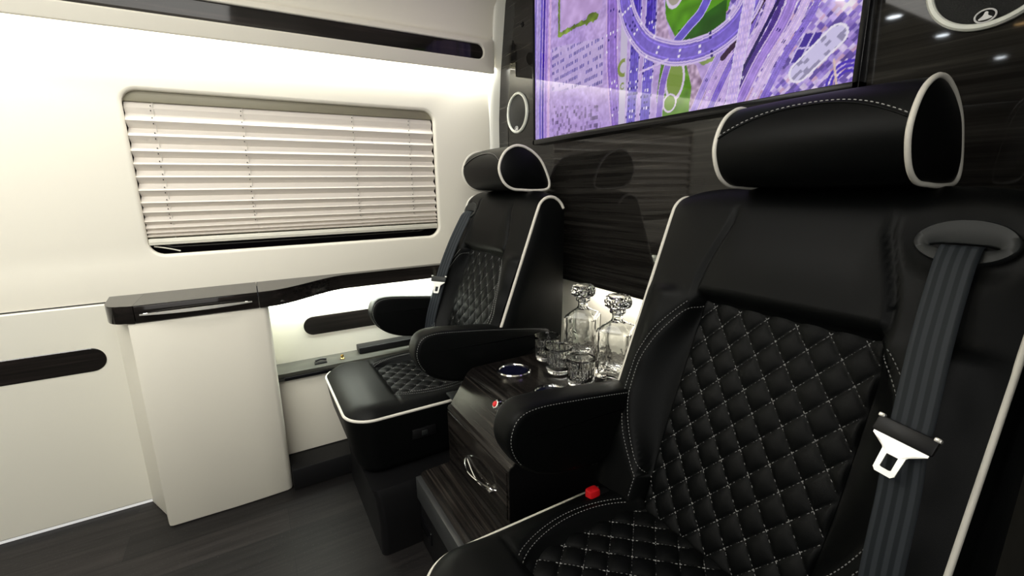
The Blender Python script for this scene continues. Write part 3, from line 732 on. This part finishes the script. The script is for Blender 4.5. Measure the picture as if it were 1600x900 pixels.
    def closed(d, k=14):
        o_ = outline(d); l = [(o_[-1][0], o_[-1][1]+(y1-o_[-1][1])*j/k) for j in range(1, k+1)]
        b_ = [(hwc-d-(2*(hwc-d))*j/k, y1) for j in range(1, k)]
        r__ = [(o_[0][0], y1+(o_[0][1]-y1)*j/k) for j in range(0, k)]
        fr = [(o_[9][0]+(o_[10][0]-o_[9][0])*j/k, o_[9][1]) for j in range(1, k)]
        return o_[:10]+fr+o_[10:]+l+b_+r__
    def ztop(x, y):
        e = min(hwc-abs(x), y-y0); cxr = max(0, abs(x)-(hwc-rc)); cyr = max(0, (y0+rc)-y)
        if cxr > 0 and cyr > 0: e = rc-math.hypot(cxr, cyr)
        e = max(0, e); z = .417+.026*(1-(1-min(1, e/.055))**2.2)
        z += .006*math.exp(-((y-.27)/.05)**2)
        xs_ = .150+.045*math.sin(PI*min(1, max(0, (y-.355)/.30)))**.7
        q = (1-sst(.140, xs_-.005, abs(x)))*sst(.345, .372, y)
        z = z*(1-q)+(.420)*q
        z -= .005*math.exp(-((y-.352)/.005)**2)*(1 if abs(x) < .215 else 0)*(1 if abs(x) < .150 else .6)
        if y > .35: z -= .005*math.exp(-((abs(x)-xs_)/.005)**2)
        return z
    us = [-1, -.985, -.96, -.92]+lin(-.88, .88, 76)+[.92, .96, .985, 1]
    def cpnt(u, y):
        e = 0
        if y < y0+rc: e = rc-math.sqrt(max(0, rc*rc-(y0+rc-y)**2))
        x = u*(hwc-e); return Vector((cx+x, y, ztop(x, y)))
    vy = [y0, y0+.0006, y0+.002, y0+.005, y0+.010, y0+.016]+lin(y0+.023, y1, 80)
    vv, ff = grid(cpnt, us, vy)
    seat = obj('seat_cushion', vv, ff, 'leather', ch, angle=80, fix=False)
    c1 = closed(0)
    tp_ = lambda d, z, sh=0: [(cx+p[0], p[1]+sh, z) for p in closed(d)]
    vv, ff = loops([tp_(0.001, .418), tp_(-.001, .410), tp_(-.001, .40), tp_(.004, .36), tp_(.010, .30, .004), tp_(.018, .245, .010), tp_(.026, .222, .014), tp_(.05, .215, .016)], True)
    ap = obj('apron', vv, ff, 'leather', ch, angle=60)
    pth = [(cx+hwc*s_, y, .4155) for s_, y in [(-1, .63), (-1, .5), (-1, .38)]]+[(cx+p[0], p[1], .4155) for p in outline(0, 14)]+[(cx+hwc, y, .4155) for y in (.38, .5, .63)]
    MB().add(*tube(pth, .0049, 8)).build('piping', 'piping', seat, angle=0)
    def cq(x, y):
        a = (x/.058+(y-.36)/.062); b = (x/.058-(y-.36)/.062); return .0075*(abs(math.sin(PI*a)*math.sin(PI*b)))**.42
    def xq(y): return .146+.045*math.sin(PI*min(1, max(0, (y-.355)/.30)))**.7-.006
    vv, ff = grid(lambda u, y: (cx+u*xq(y), y, .4210+cq(u*xq(y), y)*min(1, (1-abs(u))*25+.1)), lin(-1, 1, 121), lin(.356, .66, 111))
    cqi = obj('quilted_seat_insert', vv, ff, 'leather_soft', ch, angle=0, fix=False)
    mb = MB()
    for sg in (1, -1):
        for k in range(-9, 10):
            pts = []
            for y in lin(.358, .655, 90):
                x = sg*(k-(y-.36)/.062)*.058
                if abs(x) < xq(y)-.002: pts.append((cx+x, y, .4222))
            if len(pts) > 2: dashes(mb, pts, Vector((0, 0, 1)), .0052, .0026, .00085)
    mb.build('stitching', 'thread', cqi, smooth=False, fix=False)
    for s in (-1, 1):
        mb = MB()
        for o_ in (-.007, .007):
            pts = [Vector((cx+s*(xq(y)+.006+o_), y, ztop(xq(y)+.006+o_, y)+.0008)) for y in lin(.357, .63, 50)]
            dashes(mb, pts, Vector((0, 0, 1)), .0045, .0028, .0007)
        mb.build('seam_stitching', 'thread', seat, smooth=False, fix=False)
    # switch plate on the inboard side of the apron
    s = -m
    pl = MB().add(*rbox(cx+s*.250-.004, cx+s*.250+.004, .375, .455, .315, .348, .003)).build('switch_plate', 'black_plastic', ch)
    MB().add(*rbox(cx+s*.255-.003, cx+s*.255+.003, .405, .425, .323, .340, .002)).build('switch', 'dark_plastic', pl)
    # ---- pedestal
    pc = cx+.085*(1 if cx < -1 else -1)
    v = []
    lv = [(.245, .235, .0), (.243, .238, .10), (.235, .232, .19), (.225, .225, .217)]
    L5 = []
    for hw_, yf, z in lv:
        L5.append([(pc+p[0], p[1], z) for p in rrect(-hw_, hw_, yf, .70, .02, 4, 3)])
    vv, ff = loops(L5, True, True); obj('pedestal', vv, ff, 'black_plastic', ch, angle=50)
    # ---- armrests
    ap_ = catmull([(0, .858, .622), (0, .70, .650), (0, .55, .670), (0, .45, .679), (0, .405, .667), (0, .386, .632), (0, .388, .595), (0, .410, .556), (0, .455, .522), (0, .52, .500), (0, .60, .492), (0, .68, .506), (0, .76, .530), (0, .83, .562), (0, .872, .592)], 5, True)
    ay, az = .60, .60
    for s in (-1, 1):
        if not both_arms and s == m: continue
        ax = cx+s*.270; R_ = []
        for dx, ins in ((-.038, .016), (-.0365, .009), (-.033, .0035), (-.027, .0008), (-.018, 0), (0, -.001), (.018, 0), (.027, .0008), (.033, .0035), (.0365, .009), (.038, .016)):
            l = []
            n_ = len(ap_)
            for i, p in enumerate(ap_):
                t = (ap_[(i+1) % n_]-ap_[i-1]).normalized(); nn = Vector((0, t.z, -t.y))
                if nn.dot(p-Vector((0, ay, az))) < 0: nn = -nn
                q_ = p-nn*ins; l.append((ax+dx, q_.y, q_.z))
            R_.append(l)
        vv, ff = loops(R_, True, True)
        ar = obj('armrest', vv, ff, 'leather', ch, angle=60)
        for sd in (-1, 1):
            mb = MB()
            pts = []; n_ = len(ap_)
            for i in range(0, 36):
                p = ap_[i]; t = (ap_[(i+1) % n_]-ap_[i-1]).normalized(); nn = Vector((0, t.z, -t.y))
                if nn.dot(p-Vector((0, ay, az))) < 0: nn = -nn
                pts.append(Vector((ax+sd*.0352, p.y, p.z))-nn*.0055)
            dashes(mb, pts, Vector((sd*.8, 0, .6)), .0042, .003, .0006)
            mb.build('seam_stitching', 'thread', ar, smooth=False, fix=False)
    # ---- seat belt on the outboard side
    bx = m*(.220 if m > 0 else .205); ctr_h = .700
    BPp = lambda x, h, d: BP(x, h, d)
    # guide plate: a shallow oval dish with a slot
    ctr_h = .700
    def oval(sx, sy, d, n=48): return [BP(bx+sx*math.cos(2*PI*i/n), ctr_h+sy*math.sin(2*PI*i/n), d) for i in range(n)]
    def slot(d, k=0.): return [BP(bx+(.037+k)*math.cos(2*PI*i/48), ctr_h-.006+(.0045+k)*math.sin(2*PI*i/48), d) for i in range(48)]
    vv, ff = loops([oval(.056, .033, .000), oval(.056, .033, .011), oval(.054, .0315, .0135), oval(.046, .023, .0125), slot(.011, .002), slot(.010), slot(.0)])
    sb = obj('belt_guide', vv, ff, 'dark_plastic', ch, angle=60)
    k_ = 1 if m > 0 else .35; th_ = -.278 if m > 0 else -.315
    cv = [BP(bx-.0, ctr_h-.004, .004), BP(bx, ctr_h-.006, .013), BP(bx, ctr_h-.016, .019), BP(bx+m*.001, ctr_h-.05, .026), BP(bx+m*.008*k_, ctr_h-.15, .040), BP(bx+m*.017*k_, ctr_h-.255, .046), BP(bx+m*.018*k_, ctr_h-.29, .046),
          BP(bx+m*.026*k_, ctr_h-.36, .042), BP(bx+m*.034*k_, ctr_h-.48, .034), BP(bx+m*.045*k_, ctr_h-.60, .010), BP(bx+m*.05*k_, ctr_h-.66, -.01)]
    path = catmull(cv, 8)
    v = []; f = []; uv = []; acc = 0
    for i, p in enumerate(path):
        if i: acc += (p-path[i-1]).length
        t = (path[min(i+1, len(path)-1)]-path[max(0, i-1)]).normalized()
        sd = t.cross(NV); sd = (sd-t*sd.dot(t)).normalized(); n_ = sd.cross(t).normalized()
        if sd.x < 0: sd = -sd
        if m < 0:
            sd = Matrix.Rotation(math.radians(-38)*sst(0, .05, acc), 3, t) @ sd; n_ = sd.cross(t).normalized()
        for k in range(9):
            q_ = k/8-.5; v.append(p+sd*.046*q_)
        for k in range(9):
            q_ = k/8-.5; v.append(p+sd*.046*q_-n_*.0013*(1 if n_.dot(NV) > 0 else -1))
        uv.append(acc)
    st_ = 18
    for i in range(len(path)-1):
        for k in range(8): f.append((i*st_+k, i*st_+k+1, (i+1)*st_+k+1, (i+1)*st_+k)); f.append((i*st_+9+k, (i+1)*st_+9+k, (i+1)*st_+10+k, i*st_+10+k))
        f.append((i*st_, (i+1)*st_, (i+1)*st_+9, i*st_+9)); f.append((i*st_+8, i*st_+17, (i+1)*st_+17, (i+1)*st_+8))
    sbw = obj('belt_webbing', v, f, 'belt', ch, fix=False, angle=0)
    ul = sbw.data.uv_layers.new(name='UVMap')
    for lp_ in sbw.data.loops:
        vi = lp_.vertex_index; ul.data[lp_.index].uv = ((vi % st_ % 9)/8, uv[vi//st_])
    # tongue: plastic bar, steel blade with window
    tc = BP(bx+(.017 if m > 0 else -.007), ctr_h+th_, .053); X1 = Vector((1, 0, 0)); dn = (-HV*1.0+NV*.12).normalized()
    if m < 0: X1 = Matrix.Rotation(math.radians(38), 3, HV) @ X1
    ou = X1.cross(dn).normalized()
    if ou.dot(NV) < 0: ou = -ou
    ang = (.13 if m > 0 else -.22); Xr = (X1*math.cos(ang)+dn*math.sin(ang)*(1)).normalized(); Dr = (dn*math.cos(ang)-X1*math.sin(ang)).normalized()
    F = lambda a, b_, c: tc+Xr*a+Dr*b_+ou*c
    v, f_ = rbox(-.034, .034, -.010, .013, -.004, .005, .003); obj('tongue', [F(*p) for p in v], f_, 'black_plastic' if m > 0 else 'dark_plastic', sbw)
    ol = [(-.031, .010), (.031, .010), (.031, .016), (.019, .022), (.0135, .030), (.0125, .058), (.009, .062), (-.009, .062), (-.0125, .058), (-.0135, .030), (-.019, .022), (-.031, .016)]
    hl = [(-.0065, .034), (.0065, .034), (.0065, .036), (.0065, .040), (.0065, .046), (.0065, .053), (.0045, .054), (-.0045, .054), (-.0065, .053), (-.0065, .046), (-.0065, .040), (-.0065, .036)]
    vv = [F(a, b_, c) for c in (.0, .0022) for a, b_ in ol]+[F(a, b_, c) for c in (.0, .0022) for a, b_ in hl]
    n_ = 12; ff = []
    ff += [(i, (i+1) % n_, n_+(i+1) % n_, n_+i) for i in range(n_)]+[(2*n_+i, 2*n_+(i+1) % n_, 3*n_+(i+1) % n_, 3*n_+i) for i in range(n_)]
    def fc(o1, o2):
        r_ = []
        mp_ = {0: 0, 1: 1, 2: 1, 3: 1, 4: 2, 5: 5, 6: 6, 7: 7, 8: 8, 9: 11, 10: 0, 11: 0}
        for i in range(n_):
            j = (i+1) % n_; a, b_ = mp_[i], mp_[j]
            if a == b_: r_.append((o1+i, o1+j, o2+a))
            else:
                seq = [a]; k = a
                while k != b_: k = (k+1) % n_; seq.append(k)
                r_.append((o1+i, o1+j)+tuple(o2+k for k in reversed(seq)))
        return r_
    ff += fc(n_, 3*n_)+fc(0, 2*n_)
    obj('tongue_blade', vv, ff, 'steel', sbw, smooth=False)
    for a in (-.031, .031):
        v, f_ = rbox(a-.004, a+.004, -.013, -.007, -.003, .006, .002); obj('tongue_tip', [F(*p) for p in v], f_, 'steel', sbw)
    # buckle on the inboard side
    ix = cx-m*(.212 if m > 0 else .222)
    bk = MB().add(*rbox(ix-.011, ix+.011, .575, .622, .385, .445, .005)).build('buckle', 'black_plastic', ch)
    v, f_ = rbox(ix-.011, ix+.011, .566, .594, .414, .458, .005)
    obj('release_button', v, f_, 'red' if m > 0 else 'dark_plastic', bk)
    return ch
far = chair(-1.552, -1.540, -.045, .278, -1.522, -.03, -1, 'black quilted leather captain seat with ivory piping beside the window wall', True)
near = chair(-.452, -.444, 0, .303, -.428, 0, 1, 'large black quilted leather captain seat in the right foreground with its belt hanging', False)

# ================================================================== BAR CONSOLE
bar = empty('bar_console', (-1.027, .6, 0), 'dark striped wood console between the two seats with cup holders and a drawer', 'console')
bx0, bx1 = -1.222, -.832
# upper box: rounded front corners
def topo(d=0.):
    r = .045; o_ = [(bx0+d, 1.094), (bx0+d, .53+r)]
    for a in lin(PI, 1.5*PI, 8): o_.append((bx0+d+r+(r)*math.cos(a), .53+d+r+r*math.sin(a)))
    for a in lin(1.5*PI, 2*PI, 8): o_.append((bx1-d-r+(r)*math.cos(a), .53+d+r+r*math.sin(a)))
    return o_+[(bx1-d, 1.094)]
# fascia and carcass as one body: profile along y extruded in x
pf = [(1.094, .02), (.368, .02), (.368, .236), (.372, .246), (.380, .250), (.462, .252), (.466, .262), (.466, .438), (.470, .446), (.478, .449), (.540, .540), (1.094, .540)]
vv, ff = loops([[(x, a, b) for a, b in pf] for x in (bx0+.004, bx1-.004)], True, True)
car = obj('carcass', vv, ff, 'veneer_bar', bar, angle=20)
for xa, xb in ((bx0+.002, bx0+.0045), (bx1-.0045, bx1-.002)):
    vv, ff = loops([[(x, a+.001, b-.0005) for a, b in pf] for x in (xa, xb)], True, True)
    obj('side_cheek', vv, ff, 'black_plastic', bar, angle=20)
v, f = prism(topo(), .538, .551, .002)
top = obj('top', v, f, 'veneer_bar', bar, angle=30)
MB().add(*rbox(bx0+.012, bx1-.012, .4635, .4665, .300, .432, .001)).build('drawer_front', 'veneer_bar', bar)
MB().add(*rbox(bx0+.002, bx1-.002, .352, .369, .165, .238, .002)).build('kick_strip', 'satin', bar)
MB().add(*rbox(bx0+.008, bx1-.008, .360, .370, .002, .165, .002)).build('base_panel', 'black_plastic', bar)
MB().add(*rbox(bx0+.004, bx0+.10, .357, .361, .06, .10, .001)).build('vent', 'black_gloss', bar)
# leaf shaped ring handle on the drawer
hx, hz = -.985, .352
a_ = [(hx-.088+.176*t, .462-.034*math.sin(PI*t)**.8, hz+.010*math.sin(PI*t)) for t in lin(0, 1, 24)]
b_ = [(hx-.088+.176*t, .462-.006*math.sin(PI*t), hz-.030*math.sin(PI*t)) for t in lin(1, 0, 24)][1:-1]
MB().add(*tube(a_+b_, .0022, 6, True)).add(*rbox(hx+.060, hx+.082, .447, .463, hz-.010, hz-.004, .002)).build('drawer_handle', 'chrome', bar)
def cup(x, y):
    v, f = lathe([(.052, 0), (.053, .003), (.050, .006), (.045, .005), (.043, .0015), (.0425, .0005)], (x, y, .5505), 48, rad=lambda a, i, r: r+(.0012*math.sin(a*24) if 0 < i < 4 else 0))
    cu = obj('cup_holder', v, f[:-2], 'chrome', bar)
    v, f = lathe([(.044, .001), (.030, .0008), (0, .0006)], (x, y, .5512), 40); obj('insert', v, [q for q in f if len(q) < 10], 'cup_blue', cu)
M['cup_blue'] = mat('blue_black_liner', (.006, .007, .022), .12)
cup(-1.128, .655); cup(-.936, .660)
# small chrome push button on the sloping fascia
kx, ky, kz = -.952, .521, .540
nrm = Vector((0, -.82, .57)); ux = Vector((1, 0, 0)); uy = nrm.cross(ux)
v, f = lathe([(.017, 0), (.018, .008), (.016, .022), (.011, .031), (0, .034)], (0, 0, 0), 24, rad=lambda a, i, r: r*(1+.05*math.sin(a*8)))
obj('push_button', [Vector((kx, ky, kz))+ux*p[0]+uy*p[1]+nrm*p[2] for p in v], f, 'chrome', bar)
v, f = lathe([(.008, .0322), (.006, .035), (0, .036)], (0, 0, 0), 16)
obj('button_gleam', [Vector((kx, ky, kz))+ux*p[0]+uy*p[1]+nrm*p[2] for p in v], f, 'red', bar)  # red cap standing in for the coloured gleam on the chrome
# loose buckle tab beside the seat cushion
tb = MB().add(*rbox(-1.29, -1.234, .515, .585, .448, .453, .002)).build('belt_stalk', 'dark_plastic', far)
MB().add(*rbox(-1.292, -1.232, .492, .520, .446, .454, .003)).build('tab', 'dark_plastic', tb)
MB().add(*rbox(-1.285, -1.240, .575, .600, .470, .476, .002)).build('end_plate', 'dark_plastic', tb)

# ================================================================== GLASSWARE
def decanter(x, y, rot, label):
    d = empty('decanter', (x, y, .552), label, 'decanter', 'crystal decanters on the console')
    z0 = .552
    def sq(hw, z, r, n=6, k=0.):
        pts = rrect(-hw, hw, -hw, hw, r, n, 12); out = []
        for i, (a, b) in enumerate(pts):
            out.append((x+a*math.cos(rot)-b*math.sin(rot), y+a*math.sin(rot)+b*math.cos(rot), z0+z))
        return out
    prof = [(.032, .004, .008), (.046, 0.0, .008), (.0495, .004, .007), (.050, .03, .007), (.050, .085, .007), (.0490, .143, .008), (.046, .149, .010), (.038, .155, .016), (.027, .162, .0195), (.019, .169, .0175), (.0155, .176, .014), (.0155, .186, .014), (.017, .190, .0155), (.0225, .193, .0215), (.0235, .197, .0225), (.0225, .201, .0215), (.017, .203, .0155)]
    inn = [(.012, .202, .0115), (.0115, .182, .0105), (.0135, .172, .012), (.024, .161, .018), (.040, .147, .012), (.044, .138, .008), (.0445, .03, .008), (.042, .013, .010), (.030, .009, .010)]
    ls = []
    for hw, z, r in prof:
        l = sq(hw, z, min(r, hw-.0005))
        if .004 < z < .11:                               # fan cuts on the four faces
            l2 = []
            for p in l:
                a = p[0]-x; b = p[1]-y; u = a*math.cos(-rot)-b*math.sin(-rot); v_ = a*math.sin(-rot)+b*math.cos(-rot)
                l2.append(p)
            l = l2
        ls.append(l)
    # refine the straight walls so that cuts can be pressed in
    wall = []
    for z in lin(.006, .141, 52):
        l = sq(.050, z, .007, 6)
        out = []
        for p in l:
            a = p[0]-x; b = p[1]-y; u = a*math.cos(rot)+b*math.sin(rot); v_ = -a*math.sin(rot)+b*math.cos(rot)
            s_ = v_ if abs(u) > abs(v_) else u; w_ = min(abs(u), abs(v_))
            dep = 0
            if w_ < .043:
                for an in (-.9, -.6, -.3, 0, .3, .6, .9):
                    dx = abs((s_*math.cos(an)-(z-.012)*math.sin(an))); dy = s_*math.sin(an)+(z-.012)*math.cos(an)
                    if 0 < dy < .10: dep = max(dep, .0026*max(0, 1-dx/.0032)*math.sin(PI*dy/.10)**.5)
                dep = max(dep, .002*max(0, 1-abs(w_-.036)/.002)*(z > .05))
            k = 1-dep/.050; out.append((x+a*k, y+b*k, p[2]))
        wall.append(out)
    ls = [sq(*[prof[0][0], prof[0][1]], prof[0][2]), sq(.044, 0., .008), sq(.0495, .004, .007)]+wall+[sq(h, z, min(r, h-.0005)) for h, z, r in prof[5:]]
    ls += [sq(h, z, min(r, h-.0005)) for h, z, r in inn]
    vv, ff = loops(ls, True, True)
    obj('bottle', vv, ff, 'crystal', d, angle=28)
    # stopper: faceted disc on a plug
    v, f = lathe([(0, .180), (.009, .181), (.0105, .200), (.014, .2045), (.028, .207), (.036, .212), (.0385, .220), (.0375, .229), (.036, .238), (.030, .2435), (.015, .246), (0, .2465)], (x, y, z0), 20,
                 rad=lambda a, i, r: r*(1+(.07 if int(round(a/(PI/10))) % 2 else -.05)*(1 if 4 <= i <= 9 else 0)*(1 if i % 2 else -.8)))
    obj('stopper', v, f, 'crystal', d, smooth=False)
    return d
decanter(-1.105, .905, .62, 'square cut-crystal decanter with faceted stopper, the one nearer the far seat')
decanter(-.935, .895, .50, 'square cut-crystal decanter with faceted stopper, the one beside the near seat back')
def tumbler(x, y, label):
    r = .042; seg = 72
    cut = lambda a, i, q: q
    n = 24; prof = [(.0, .001), (.030, 0), (.0345, .003)]
    zs2 = lin(.006, .060, 18)
    out = [(.0355+.006*(z/.082), z) for z in zs2]+[(.0405, .064), (.0415, .078), (.0412, .0815), (.0400, .082)]
    inn = [(.0390, .0805), (.0385, .070), (.0365, .040), (.0340, .018), (.030, .0135), (.0, .0125)]
    P_ = prof+out+inn
    def rad(a, i, q):
        if 3 <= i < 21:
            z = P_[i][1]; env = math.sin(PI*min(1, (z-.002)/.062))**.6
            ph = a*12/ (1); w_ = abs(math.sin(ph+(PI/2 if z < .026 else 0)))
            return q-.0030*env*(1-w_)**1.0
        return q
    v, f = lathe(P_, (x, y, .5522), seg, rad)
    o = obj('whisky_glass', v, f, 'crystal', origin=(x, y, .5522), angle=40); tag(o, label, 'glass', 'cut whisky tumblers on the console')
tumbler(-1.150, .795, 'empty cut whisky glass at the left of the three on the console')
tumbler(-1.045, .765, 'empty cut whisky glass in the middle of the three on the console')
tumbler(-.940, .765, 'empty cut whisky glass at the right of the three, nearest the near armrest')
